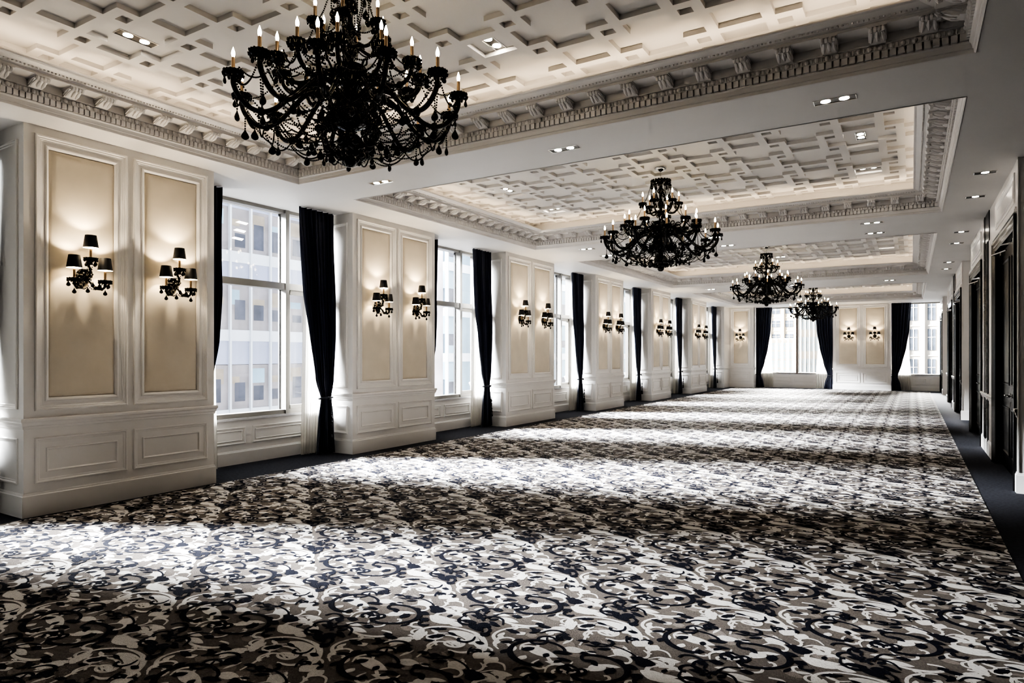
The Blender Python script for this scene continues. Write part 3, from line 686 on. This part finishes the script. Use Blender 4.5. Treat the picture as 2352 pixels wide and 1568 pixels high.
# ------------------------------------------------------------------ chandelier
def chandelier():
    root = empty('chandelier')                       # z is height in the room
    b = MB(); b.lathe([(.0005, 4.462), (.088, 4.462), (.088, 4.452), (.080, 4.436), (.060, 4.418), (.034, 4.406), (.012, 4.400), (.0005, 4.396)], 24)
    b.build('canopy', M['chrome'], root, smooth=40)
    b = MB()
    for k in range(5):
        z = 4.398 - k * .026; a = (k % 2) * pi / 2
        b.tube([(.009 * cos(t) * cos(a), .009 * cos(t) * sin(a), z - .014 + .016 * sin(t)) for t in [2 * pi * i / 10 for i in range(11)]], .003, 5)
    b.build('hanging_chain', M['chrome'], root, smooth=40)
    b = MB()
    b.lathe([(.0005, 2.872), (.030, 2.878), (.046, 2.902), (.050, 2.922), (.044, 2.946), (.024, 2.964), (.014, 2.975), (.020, 2.985), (.060, 2.998), (.085, 3.02), (.098, 3.05),
             (.094, 3.085), (.070, 3.11), (.040, 3.12), (.036, 3.15), (.075, 3.165), (.118, 3.185), (.150, 3.215), (.165, 3.25), (.150, 3.285), (.110, 3.305), (.064, 3.32), (.070, 3.345),
             (.088, 3.38), (.090, 3.43), (.078, 3.46), (.05, 3.475), (.042, 3.50), (.085, 3.515), (.090, 3.545), (.070, 3.57), (.040, 3.585), (.050, 3.60), (.105, 3.618), (.118, 3.632),
             (.108, 3.638), (.045, 3.63), (.03, 3.65), (.028, 3.70), (.058, 3.725), (.062, 3.755), (.040, 3.78), (.024, 3.80), (.024, 3.86), (.046, 3.885), (.05, 3.92), (.03, 3.95),
             (.020, 3.98), (.022, 4.05), (.05, 4.08), (.055, 4.115), (.03, 4.145), (.018, 4.16), (.02, 4.20), (.06, 4.225), (.125, 4.24), (.142, 4.262), (.13, 4.268), (.05, 4.262), (.012, 4.27), (.010, 4.285), (.0005, 4.286)], 24)
    b.build('column', M['jet'], root, smooth=45)
    b = MB()
    for k in range(20):
        a = 2 * pi * k / 20; b.ball((.138 * cos(a), .138 * sin(a), 4.262), .016, 6, 4); b.ball((.138 * cos(a + .16), .138 * sin(a + .16), 4.232), .014, 6, 4)
    b.build('crown_beading', M['jet'], root, smooth=True)
    pan_l, pan_u = pan_mesh(.066, 'drip_pan'), pan_mesh(.056, 'drip_pan')
    candle, bulb = candle_mesh(.088), bulb_mesh()
    db = MB(); drop(db, 0, 0, 0, .088, .030, 10); dropL = db.build('pendant', M['jet'], smooth=50)
    db = MB(); drop(db, 0, 0, 0, .066, .021, 8); dropS = db.build('pendant', M['jet'], smooth=50)
    protos = [pan_l, pan_u, candle, bulb, dropL, dropS]
    TI = [
        dict(n=12, ph=0.0, r=.825, z=3.415, path=[(.06, 3.36), (.13, 3.42), (.23, 3.455), (.34, 3.42), (.45, 3.31), (.55, 3.215), (.64, 3.18), (.725, 3.20), (.79, 3.265), (.822, 3.335), (.825, 3.385)], rad=.0185, pan=pan_l, big=True),
        dict(n=11, ph=.18, r=.53, z=3.60, path=[(.06, 3.50), (.12, 3.545), (.19, 3.545), (.27, 3.49), (.35, 3.445), (.43, 3.44), (.49, 3.475), (.525, 3.53), (.53, 3.58)], rad=.0165, pan=pan_l, big=False),
        dict(n=6, ph=.05, r=.265, z=3.915, path=[(.03, 3.78), (.08, 3.79), (.14, 3.765), (.20, 3.775), (.25, 3.83), (.265, 3.895)], rad=.0135, pan=pan_u, big=False)]
    for q, T in enumerate(TI):
        b = MB(); b.tube(spline([(r, 0, z) for r, z in T['path']], 4), T['rad'], 8)
        if q < 2:
            r0, z0 = T['path'][-5 if q == 0 else -4]; b.ball((r0, 0, z0), T['rad'] * 1.7, 8, 6)
            rr, zz = T['path'][2]; b.tube(spline([(rr, 0, zz), (rr + .05, 0, zz + .055), (rr + .10, 0, zz + .045), (rr + .10, 0, zz + .012), (rr + .07, 0, zz + .012)], 4), [.009] * 8 + [.007] * 9, 6)
        armm = b.build('arm', M['jet'], smooth=50)
        s = MB(); r, z = T['r'], T['z']; st = 2 * pi / T['n']
        nx = lambda rr, k, zz: (rr * cos(k * st), rr * sin(k * st), zz)
        if q == 0:
            beads(s, (r - .03, 0, z - .02), (.44, 0, 3.16), .10); beads(s, (.44, 0, 3.16), (.12, 0, 3.20), .06)
            beads(s, (r, .02, z - .02), nx(r, 1, z - .02), .12); beads(s, (r, .01, z - .02), nx(.68, .5, 3.11), .06); beads(s, nx(.68, .5, 3.11), nx(r, 1, z - .03), .06)
            beads(s, (.66, 0, 3.15), (.30, 0, 3.02), .07); beads(s, (.30, 0, 3.02), (.10, 0, 3.06), .03); beads(s, (.80, 0, 3.26), (.80, 0, 3.17), 0); beads(s, (.55, 0, 3.20), nx(.36, .5, 3.05), .05); beads(s, nx(.36, .5, 3.05), nx(.55, 1, 3.20), .05)
            beads(s, (.66, 0, 3.15), nx(.66, 1, 3.15), .09); beads(s, (.56, .01, 3.18), (.16, 0, 3.25), .09); beads(s, (.40, .02, 3.33), nx(.14, .5, 3.22), .05)
        elif q == 1:
            beads(s, (r, 0, z - .02), nx(r, 1, z - .02), .10); beads(s, (r, 0, z - .02), (.10, 0, 3.62), .09); beads(s, (r, .02, z - .02), nx(.82, .35, 3.40), .10)
            beads(s, (.43, 0, 3.43), nx(.43, 1, 3.43), .07); beads(s, (.35, 0, 3.43), (.14, 0, 3.30), .05)
        else:
            beads(s, (r, 0, z - .01), (.14, 0, 4.235), .06); beads(s, (r, 0, z - .02), nx(r, 1, z - .02), .09); beads(s, (r, 0, z - .02), nx(.50, .3, 3.60), .08)
            beads(s, (.135, .03, 4.235), (.06, 0, 3.92), .0); beads(s, (.135, -.03, 4.235), (.135, -.03, 4.06), 0)
        strand = s.build('bead_strand', M['jet'], smooth=True)
        for k in range(T['n']):
            a = T['ph'] + k * st
            arm = place(armm, root, (0, 0, 0), a); place(strand, root, (0, 0, 0), a)
            place(T['pan'], arm, (r, 0, z)); place(candle, arm, (r, 0, z + .02)); place(bulb, arm, (r, 0, z + .112))
            if q == 0:
                place(dropL, arm, (.80, 0, 3.17), a); place(dropL, arm, (.55, 0, 3.19), a + 1); place(dropS, arm, (.36 * cos(.5 * st), .36 * sin(.5 * st), 3.05), .3); place(dropS, arm, (r + .055, 0, z - .02), 1.2); place(dropS, arm, (r - .03, .05, z - .02), .4)
                place(dropL, arm, (.68 * cos(.5 * st), .68 * sin(.5 * st), 3.11), .8)
            elif q == 1:
                for t in (0, 2.1, 4.2): place(dropS, arm, (r + .052 * cos(t), .052 * sin(t), z - .012), t)
            else:
                for t in (.6, 3.1): place(dropS, arm, (r + .045 * cos(t), .045 * sin(t), z - .012), t)
        bpy.data.objects.remove(armm); bpy.data.objects.remove(strand)
    for n, r, z, pr in ((12, .095, 3.02, dropL), (14, .17, 3.06, dropL), (16, .28, 3.05, dropL), (12, .165, 3.25, dropL), (12, .22, 3.30, dropL), (12, .10, 3.40, dropL), (10, .118, 3.63, dropL), (8, .135, 4.06, dropL), (10, .14, 4.235, dropL), (8, .07, 3.92, dropS)):
        for k in range(n): place(pr, root, (r * cos(2 * pi * (k + .3) / n), r * sin(2 * pi * (k + .3) / n), z), 2 * pi * k / n + 1.0)
    for p in protos: bpy.data.objects.remove(p)
    return root
ch0 = chandelier()
CL = ['large black glass chandelier nearest the viewpoint, its top out of sight', 'black glass chandelier hanging under the second ceiling recess, whole and with its chrome canopy',
      'black glass chandelier under the third ceiling recess', 'smallest looking black glass chandelier, farthest away in front of the end wall']
for k in range(4):
    o = ch0 if k == 0 else copy_tree(ch0)
    o.location = (-3.29, [3.27, 9.80, 18.40, 28.08][k], 0); o.rotation_euler = (0, 0, [.02, .42, .2, .33][k])
    if k == 0: o.location = (-3.47, 3.45, 4.46 * .05); o.scale = (.95, .95, .95)
    else: o.scale = (1.03, 1.03, 1)
    tag(o, CL[k], 'chandelier', 'black glass chandeliers down the middle of the ballroom')

# ------------------------------------------------------------------ wall sconces (local +x points away from the wall, z = 0 at the back plate)
def sconce():
    root = empty('wall_sconce')
    b = MB(); prof = [(.0005, 0), (.072, 0), (.077, .008), (.066, .018), (.050, .026), (.040, .044), (.024, .058), (.0005, .064)]
    b.lathe(prof, 20); b.v = [(z, x, y) for x, y, z in b.v]
    for k in range(10):
        a = 2 * pi * k / 10; b.ball((.026, .062 * cos(a), .062 * sin(a)), .018, 8, 6)
    b.build('back_plate', M['jet'], root, smooth=50)
    pan, candle, bulb = pan_mesh(.060, 'drip_pan'), candle_mesh(.092, .0115), bulb_mesh()
    sh = MB(); n = 24
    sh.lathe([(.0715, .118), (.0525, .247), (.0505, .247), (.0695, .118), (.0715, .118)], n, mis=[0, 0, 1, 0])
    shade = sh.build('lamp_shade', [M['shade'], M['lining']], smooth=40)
    db = MB(); drop(db, 0, 0, 0, .062, .021, 8); dr = db.build('pendant', M['jet'], smooth=50)
    spots = [((.150, 0, .165), [(.03, 0, 0), (.07, 0, -.03), (.125, 0, .0), (.14, 0, .06), (.11, 0, .10), (.13, 0, .14), (.150, 0, .150)]),
             ((.135, -.150, -.055), [(.03, -.01, -.01), (.07, -.03, -.06), (.10, -.07, -.125), (.125, -.12, -.135), (.135, -.148, -.105), (.135, -.150, -.072)]),
             ((.135, .150, -.055), [(.03, .01, -.01), (.07, .03, -.06), (.10, .07, -.125), (.125, .12, -.135), (.135, .148, -.105), (.135, .150, -.072)])]
    for q, (p, path) in enumerate(spots):
        b = MB(); b.tube(spline(path, 5), .0125, 8); b.ball(path[2], .022, 8, 6); b.ball(path[-1], .020, 8, 6); b.ball(path[3], .018, 8, 6)
        arm = b.build('arm', M['jet'], root, smooth=50)
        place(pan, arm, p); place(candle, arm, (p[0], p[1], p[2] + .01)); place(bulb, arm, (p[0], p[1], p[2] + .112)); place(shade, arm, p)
        for t in ((.5, 1.9, 3.6, 5.2) if q == 0 else (.2, 2.2, 4.2)): place(dr, arm, (p[0] + .05 * cos(t), p[1] + .05 * sin(t), p[2] - .012), t)
        if q: place(dr, arm, (p[0], p[1], p[2] - .085), 1.2)
    for y_, z_ in ((0, -.12), (-.05, -.06), (.05, -.06), (-.035, .06), (.035, .06)): place(dr, root, (.09, y_, z_), 1.0 + y_ * 9)
    s = MB()
    beads(s, (.15, -.02, .14), (.06, -.03, -.02), .05, .0065, .017); beads(s, (.15, .02, .14), (.06, .03, -.02), .05, .0065, .017)
    for y in (-1, 1): beads(s, (.135, y * .13, -.075), (.08, 0, -.03), .06, .0065, .017); beads(s, (.13, y * .10, -.12), (.10, 0, -.11), .03, .0065, .017)
    s.build('bead_strand', M['jet'], root, smooth=True)
    for p in (pan, candle, bulb, shade, dr): bpy.data.objects.remove(p)
    return root, [s_[0] for s_ in spots]
sc0, spots = sconce()
SC = []
for i in range(1, 7):
    y0, y1, x = PIERS[i]; ym = (y0 + y1) / 2
    for s, (a, c) in enumerate(((y0 + .095, ym - .035), (ym + .035, y1 - .095))):
        SC.append(((x, (a + c) / 2, 2.42), 0, 'three-shade black sconce on the %s fabric panel of the %s pier from the viewpoint' % (['nearer', 'farther'][s], ORD[i - 1])))
SC.append(((-7.10, 33.05, 2.42), -pi / 2, 'three-shade black sconce alone on its panel in the far left corner'))
SC.append(((-2.43, YE, 2.42), -pi / 2, 'three-shade black sconce on the left panel of the far two-panel pier'))
SC.append(((-1.40, YE, 2.42), -pi / 2, 'three-shade black sconce on the right panel of the far two-panel pier'))
def lamp_light(loc, e, col, r=.012):
    l = bpy.data.lights.new('sconce_bulb_light', 'POINT'); l.energy = e; l.color = col; l.shadow_soft_size = r
    o = bpy.data.objects.new('sconce_bulb_light', l); C.objects.link(o); o.location = loc; return o
for k, (loc, rz, lab) in enumerate(SC):
    o = sc0 if k == 0 else copy_tree(sc0)
    o.location = loc; o.rotation_euler = (0, 0, rz)
    tag(o, lab, 'wall sconce', 'black wall sconces on the cream panels')
    for p in spots:
        q = Matrix.Rotation(rz, 3, 'Z') @ Vector((p[0], p[1], p[2] + .205)); lamp_light(Vector(loc) + q, SCONCE_W, (1, .84, .62))

# ------------------------------------------------------------------ curtains
def drape(prof, amp, n, x0, pleat_phase=0, nu=90, taper=True, lift=0):
    """prof = [(z, left, right, amplitude factor)] from top to bottom; cloth lies near x = x0"""
    b = MB(); zs = []
    for (za, la, ra, fa), (zb, lb, rb, fb) in zip(prof[:-1], prof[1:]):
        m = max(2, int((za - zb) / .07))
        for i in range(m):
            t = i / m; e = t * t * (3 - 2 * t) * .35 + t * .65
            zs.append((za + (zb - za) * t, la + (lb - la) * e, ra + (rb - ra) * e, fa + (fb - fa) * t))
    zs.append(prof[-1]); rows = len(zs); vs = []
    for z, l, r, f in zs:
        for j in range(nu + 1):
            u = j / nu; ph = 2 * pi * n * u + pleat_phase + .5 * sin(z * 1.7 + u * 5)
            fold = sin(ph) + .35 * sin(2.3 * ph + 1.3)
            vs.append((x0 + amp * f * fold, l + (r - l) * (u + .012 * sin(ph * 2)), z))
    b.add(vs, [(i * (nu + 1) + j, i * (nu + 1) + j + 1, (i + 1) * (nu + 1) + j + 1, (i + 1) * (nu + 1) + j) for i in range(rows - 1) for j in range(nu)])
    return b
RIGHT = [(H - .005, -.78, -.04, 1), (2.55, -.66, -.02, .95), (1.92, -.56, -.02, .8), (1.18, -.44, -.06, .55), (.90, -.33, -.11, .35), (.62, -.38, -.06, .55), (.015, -.42, -.02, .85)]
def mirror(P): return [(z, -r, -l, f) for z, l, r, f in P]
LEFT = [(H - .005, .03, .57, 1), (2.5, .02, .54, .95), (1.79, .02, .48, .8), (1.24, .03, .38, .6), (.90, .05, .27, .35), (.62, .03, .32, .55), (.015, .02, .38, .85)]
FARR = [(H - .005, -.77, -.02, 1), (2.7, -.70, -.02, .9), (1.9, -.58, -.02, .7), (1.2, -.42, -.03, .5), (.62, -.25, -.03, .3), (.3, -.36, -.02, .5), (.015, -.40, -.02, .7)]
FARL = mirror(FARR)
SHEER_R = [(H - .01, -.46, -.05, 1), (2.6, -.54, -.05, 1), (1.5, -.55, -.06, .9), (.9, -.56, -.08, .8), (.02, -.58, -.08, .9)]
SHEER_F = [(H - .01, -.72, -.05, 1), (2.6, -.66, -.05, 1), (1.5, -.70, -.06, .9), (.9, -.74, -.08, .8), (.02, -.76, -.08, .9)]
def curtain(name, P, amp, n, x0, tie, parts=True):
    o = drape(P, amp, n, x0).build(name, M['velvet'], smooth=True, fix=False)
    zt, l, r = tie; c = (l + r) / 2; w = (r - l) / 2 + .015
    t = MB(); t.tube([(x0 + .075 * cos(a), c + w * sin(a), zt + .012 * cos(a)) for a in [2 * pi * i / 24 for i in range(25)]], .016, 8)
    t.ball((x0 + .085, c, zt), .026, 8, 6); t.build('tieback', M['cord'], o, smooth=True)
    if parts:
        s = MB(); y = c + .02; x = x0 + .11
        for k in range(9): s.ball((x, y + .004 * (-1) ** k, zt - .26 - k * .03), .013 + .004 * ((k * 7) % 3), 8, 6)
        s.tube([(x, y, zt), (x, y, zt - .25)], .004, 6); s.lathe([(.006, 0), (.03, -.03), (.024, -.05), (.034, -.14), (.0005, -.145)], 12, (x, y, zt - .52))
        s.build('tassel', M['jet'], o, smooth=40)
    return o
cr = curtain('curtain', RIGHT, .042, 7, -8.02, (.90, -.33, -.11))
cl = curtain('curtain', LEFT, .040, 6, -8.02, (.90, .05, .27))
sr = drape(SHEER_R, .022, 9, -8.20, 1.0).build('sheer_curtain', M['sheer'], smooth=True, fix=False)
sl = drape(mirror(SHEER_R), .022, 9, -8.20, 2.0).build('sheer_curtain', M['sheer'], smooth=True, fix=False)
first = {id(cr): 1, id(cl): 1, id(sr): 1, id(sl): 1}
def use(o):
    if first.pop(id(o), 0): return o
    return copy_tree(o)
for n, (y0, y1) in enumerate(BAYS):
    pos = 'of the %s window along the left wall' % ORD[n]
    o = use(cr); o.location.y = y1; tag(o, 'navy velvet curtain on the far side ' + pos, 'curtain', 'navy curtains along the window wall')
    o = use(sr); o.location.y = y1; tag(o, 'ivory sheer on the far side ' + pos, 'sheer curtain', 'ivory sheers along the window wall')
    if n < 3:
        o = use(cl); o.location.y = y0; tag(o, 'navy velvet curtain on the near side ' + pos, 'curtain', 'navy curtains along the window wall')
        o = use(sl); o.location.y = y0; tag(o, 'ivory sheer on the near side ' + pos, 'sheer curtain', 'ivory sheers along the window wall')
fr = curtain('curtain', FARR, .042, 6, 0, (.62, -.25, -.03), False); fl = curtain('curtain', FARL, .042, 6, 0, (.62, .03, .25), False)
fs = drape(SHEER_F, .022, 9, 0, 1).build('sheer_curtain', M['sheer'], smooth=True, fix=False); fsl = drape(mirror(SHEER_F), .022, 9, 0, 1).build('sheer_curtain', M['sheer'], smooth=True, fix=False)
fl2, fsl2 = copy_tree(fl), copy_tree(fsl)
for o, x, yy, lab, cat in ((fl, -6.50, 33.50, 'navy curtain swept left at the left side of the wide far window', 'curtain'), (fr, -3.08, 33.56, 'navy curtain swept right at the right side of the wide far window', 'curtain'),
                      (fl2, -.78, 33.56, 'navy curtain swept left beside the far corner window', 'curtain'), (fsl, -6.50, 33.77, 'ivory sheer at the left side of the wide far window', 'sheer curtain'),
                      (fs, -3.08, 33.77, 'ivory sheer at the right side of the wide far window', 'sheer curtain'), (fsl2, -.78, 33.77, 'ivory sheer beside the far corner window', 'sheer curtain')):
    # cloth was drawn across y; turn it so that it hangs across x, facing the room
    o.rotation_euler = (0, 0, -pi / 2); o.location = (x, yy, 0); tag(o, lab, cat, 'curtains at the far windows')

# ------------------------------------------------------------------ recessed downlights
def downlight(twin):
    root = empty('downlight'); L = .175 if twin else .12; W = .062 if twin else .06
    b = MB(); P = lambda u, v, h: (u, v, -h)
    b.frame(-L, L, -W, W, [(0, -.001), (0, .005), (.006, .006), (.010, .003), (.012, -.001)], P); b.build('bezel', M['chrome'], root)
    b = MB(); b.quad((-L + .01, -W + .01, -.0012), (L - .01, -W + .01, -.0012), (L - .01, W - .01, -.0012), (-L + .01, W - .01, -.0012)); b.build('reflector', M['void'], root)
    for x in ((-.075, .075) if twin else (0,)):
        b = MB(); b.lathe([(.040, -.001), (.040, -.004), (.030, -.0045), (.0005, -.005)], 16, (x, 0, 0)); b.build('lamp', M['lamp'], root)
    return root
d2, d1 = downlight(True), downlight(False); first2 = {id(d2): 1, id(d1): 1}
def use2(o):
    if first2.pop(id(o), 0): return o
    return copy_tree(o)
ZR = ZC + .045
DLS = []
for x, w in ((-5.98, 'window-side'), (-3.28, 'middle'), (-.585, 'door-side')):
    DLS += [(d2, x, 6.50, H, 0, 'twin downlight in the soffit beam between the first and second recesses, ' + w), (d2, x, 12.92, H, 0, 'twin downlight on the near half of the beam after the second recess, ' + w),
            (d2, x, 14.03, H, 0, 'twin downlight on the far half of the beam after the second recess, ' + w), (d2, x, 23.2, H, 0, 'twin downlight in the beam between the third and fourth recesses, ' + w)]
for k, y in enumerate((10.07, 11.54, 14.71, 16.16, 19.4, 20.9)):
    DLS.append((d1, .785, y, H, 0, 'single downlight in the soffit above the doors, %s from the viewpoint' % ORD[k]))
for k in (0, 1, 2):
    for kx in (-4, 4):
        DLS.append((d2, -3.29 + kx * GX, TC[k], ZR, pi / 2, 'twin downlight in the %s coffered field, middle of its %s side' % (ORD[k], 'window' if kx < 0 else 'door')))
        if k: DLS.append((d2, -3.29 + kx * GX, TC[k] + 3 * GY, ZR, 0, 'twin downlight near the far end of the %s coffered field, %s side' % (ORD[k], 'window' if kx < 0 else 'door')))
DLS.append((d2, -3.29, TC[0] + 3 * GY, ZR, pi / 2, 'twin downlight in the first coffered field just past the chandelier'))
DLS.append((d2, -3.29, TC[2] + 4 * GY, ZR, 0, 'twin downlight in the third coffered field past its chandelier'))
for src, x, y, z, rz, lab in DLS:
    o = use2(src); o.location = (x, y, z); o.rotation_euler = (0, 0, rz); tag(o, lab, 'downlight', 'recessed ceiling downlights')
# ------------------------------------------------------------------ buildings across the street
M['f_white'] = mat('white_facade_band', (.66, .68, .72), .5, vary=.04, scale=.6)
M['f_lilac'] = mat('pale_lilac_spandrel', (.38, .40, .51), .3, vary=.08, scale=.4)
M['f_glass'] = mat('hazy_office_glass', (.30, .275, .28), .25, vary=.22, scale=.7)
M['f_dark'] = mat('dim_office_window', (.10, .105, .135), .25, vary=.3, scale=1.2)
M['f_blue'] = mat('blue_office_glass', (.34, .47, .56), .2, vary=.15, scale=.5)
M['f_beige'] = mat('beige_stone_facade', (.46, .385, .285), .8, vary=.06, scale=.5)
M['f_cream'] = mat('cream_stone_facade', (.47, .425, .365), .8, vary=.05, scale=.5)
M['f_win'] = mat('grey_blue_window', (.07, .08, .097), .25, vary=.4, scale=.9)
M['f_tan'] = mat('tan_pane_reflection', (.34, .285, .225), .3, vary=.2, scale=1.2)  # reflected tone laid on the office panes as colour
M['f_lamp'] = glow('lit_office_ceiling_light', (1, .93, .75), 5)
def curtain_wall(X, y0, y1, pitch, zs, label, glassmat, fh=3.95, full=True, lights=()):
    root = empty('office_building', (X - 3, (y0 + y1) / 2, zs[0] - 8)); off = Vector(root.location)
    def put(b, n, m, par=root): 
        b.v = [(v[0] - off.x, v[1] - off.y, v[2] - off.z) for v in b.v]; return b.build(n, m, par)
    b = MB(); b.box(X - 6, X - .3, y0, y1, zs[0] - 8, zs[-1] + 1.2); put(b, 'building_core', M['f_glass'])
    for z in zs:
        b = MB(); b.box(X - .3, X + .06, y0, y1, z - .28, z + .28); put(b, 'floor_band', M['f_white'])
        b = MB(); b.box(X - .3, X, y0, y1, z - 1.45, z - .28); put(b, 'spandrel_panel', M['f_lilac'] if full else M['f_blue'])
    n = int((y1 - y0) / pitch)
    for k in range(n + 1):
        y = y0 + k * pitch; b = MB(); b.box(X - .1, X + .14, y - .05, y + .05, zs[0] - 8, zs[-1] + 1.2); put(b, 'mullion', M['f_white'])
        if k == n: break
        for j, z in enumerate(zs):
            b = MB(); b.box(X - .3, X - .02, y + .05, y + pitch - .05, z + .28, z + fh - 1.45)
            w = put(b, 'window', glassmat)
            q = MB()
            if full and j == 3 and k in lights:
                for t in range(3): q.quad((X + .0, y + .10 + t * .13, z + .9 + t * .42), (X + .0, y + .72 + t * .13, z + .86 + t * .42), (X + .0, y + .84 + t * .13, z + .97 + t * .42), (X + .0, y + .30 + t * .13, z + 1.0 + t * .42))
                put(q, 'ceiling_light', M['f_lamp'], w)
                q = MB()
            a = .25 + .3 * ((k * 5 + j * 3) % 3) / 2
            q.box(X - .02, X - .012, y + a * .6, y + a * .6 + pitch * .5, z + .5 + .3 * ((k * 3 + j) % 3) / 2, z + 1.2 + .6 * ((k * 7 + j) % 4) / 3); put(q, 'blind', M['f_dark'], w)
            q = MB(); q.box(X - .02, X - .014, y + .08, y + pitch - .3 - .3 * (k % 2), z + 1.55, z + 1.9 + .4 * ((k + j) % 2)); put(q, 'painted_reflection', M['f_tan'] if (k + j) % 3 else M['f_blue'], w)  # thin coloured box paints a reflection onto the pane
    return tag(root, label, 'building')
curtain_wall(-29.0, 12.2, 31.4, 1.2, [-5.4, -1.42, 2.55, 6.5, 10.4], 'pale glass office block with white bands seen through the nearest left windows', M['f_glass'], lights=(7,))
curtain_wall(-26.0, 34.5, 75.0, 3.2, [-4.6, -1.6, 1.4, 4.4, 7.4, 10.4, 13.4], 'bluish glass tower seen through the second left window', M['f_blue'], 3.0, full=False)

def stone_block(x0, x1, Y, z0, fh, n, cols, label, wallmat, glassmat, ww, wh):
    root = empty('stone_building', ((x0 + x1) / 2, Y + 5, z0)); off = Vector(root.location)
    def put(b, nm, m, par=root):
        b.v = [(v[0] - off.x, v[1] - off.y, v[2] - off.z) for v in b.v]; return b.build(nm, m, par)
    b = MB(); b.box(x0, x1, Y, Y + 10, z0, z0 + fh * n + .6)
    for c in range(cols + 1):
        p = (x1 - x0) / cols; x = x0 + c * p; b.box(x - p * .12, x + p * .12, Y - .25, Y, z0, z0 + fh * n + .6)
    for f in range(n): b.box(x0, x1, Y - .08, Y, z0 + f * fh, z0 + f * fh + .14)
    put(b, 'wall', wallmat)
    p = (x1 - x0) / cols
    for f in range(n):
        for c in range(cols):
            xc = x0 + (c + .5) * p; zc = z0 + (f + .55) * fh
            w = MB(); w.box(xc - p * ww / 2, xc + p * ww / 2, Y - .06, Y + .02, zc - wh / 2, zc + wh / 2); w = put(w, 'window', glassmat)
            q = MB(); q.box(xc - .04, xc + .04, Y - .09, Y - .06, zc - wh / 2, zc + wh / 2); q.box(xc - p * ww / 2, xc + p * ww / 2, Y - .09, Y - .06, zc + wh * .1, zc + wh * .1 + .06); put(q, 'window_bar', M['f_cream'], w)
    return tag(root, label, 'building')
stone_block(-2.4, 8.0, 88, -12.2, 3.4, 8, 6, 'cream stone block with grey windows outside the far corner window', M['f_cream'], M['f_win'], .44, 2.4)
stone_block(-34.2, -20.9, 150, -13.4, 2.85, 13, 5, 'beige stone block with small windows outside the wide far window', M['f_beige'], M['f_win'], .60, 1.35)
stone_block(-17.2, -14.15, 100, -9.2, 1.25, 10, 4, 'low block of blue glass outside the wide far window', M['f_cream'], M['f_blue'], .82, 1.0)
stone_block(-11.9, -9.0, 86, -9.0, 2.6, 9, 6, 'slender pale tower with narrow windows right of the bronze mullion', M['f_cream'], M['f_blue'], .5, 1.7)

# ------------------------------------------------------------------ light
w = bpy.data.worlds.new('overcast_sky'); scene.world = w; w.use_nodes = True
nt = w.node_tree; bg = nt.nodes['Background']
tc = nt.nodes.new('ShaderNodeTexCoord'); sp = nt.nodes.new('ShaderNodeSeparateXYZ'); rp = nt.nodes.new('ShaderNodeValToRGB')
rp.color_ramp.elements[0].position = 0; rp.color_ramp.elements[0].color = (.92, .95, 1, 1); rp.color_ramp.elements[1].position = .9; rp.color_ramp.elements[1].color = (.72, .84, 1, 1)
nt.links.new(tc.outputs['Generated'], sp.inputs[0]); nt.links.new(sp.outputs['Z'], rp.inputs['Fac']); nt.links.new(rp.outputs['Color'], bg.inputs['Color'])
bg.inputs['Strength'].default_value = SKY
def sun(name, d, e, ang, col):
    l = bpy.data.lights.new(name, 'SUN'); l.energy = e; l.angle = radians(ang); l.color = col
    o = bpy.data.objects.new(name, l); C.objects.link(o); o.rotation_euler = Vector(d).to_track_quat('-Z', 'Y').to_euler(); o.location = (0, 0, 30); return o
sun('sky_glow_from_the_left', (1, .38, -.50), SUN_L, 18, (.95, .97, 1))
sun('sky_glow_from_the_end', (.05, -1, -.30), SUN_E, 26, (1, .98, .95))

# ------------------------------------------------------------------ camera
cam = bpy.data.cameras.new('camera'); co = bpy.data.objects.new('camera', cam); C.objects.link(co)
co.location = (0, 0, 1.6); co.rotation_euler = (pi / 2, 0, .5466)
cam.sensor_width = 36; cam.lens = 1508.6 / 2352 * 36; cam.shift_y = (813.65 - 784) / 2352; cam.clip_start = .05; cam.clip_end = 400
scene.camera = co

# ------------------------------------------------------------------ picture settings
cy = scene.cycles
cy.use_denoising = True; cy.max_bounces = 6; cy.diffuse_bounces = 4; cy.glossy_bounces = 3; cy.transmission_bounces = 4; cy.transparent_max_bounces = 10
cy.time_limit = 1150
cy.sample_clamp_indirect = 6; cy.caustics_reflective = False; cy.caustics_refractive = False; cy.use_light_tree = True; cy.adaptive_threshold = .08; cy.adaptive_min_samples = 20
scene.view_settings.view_transform = VT; scene.view_settings.look = LOOK
scene.view_settings.exposure = EXPO
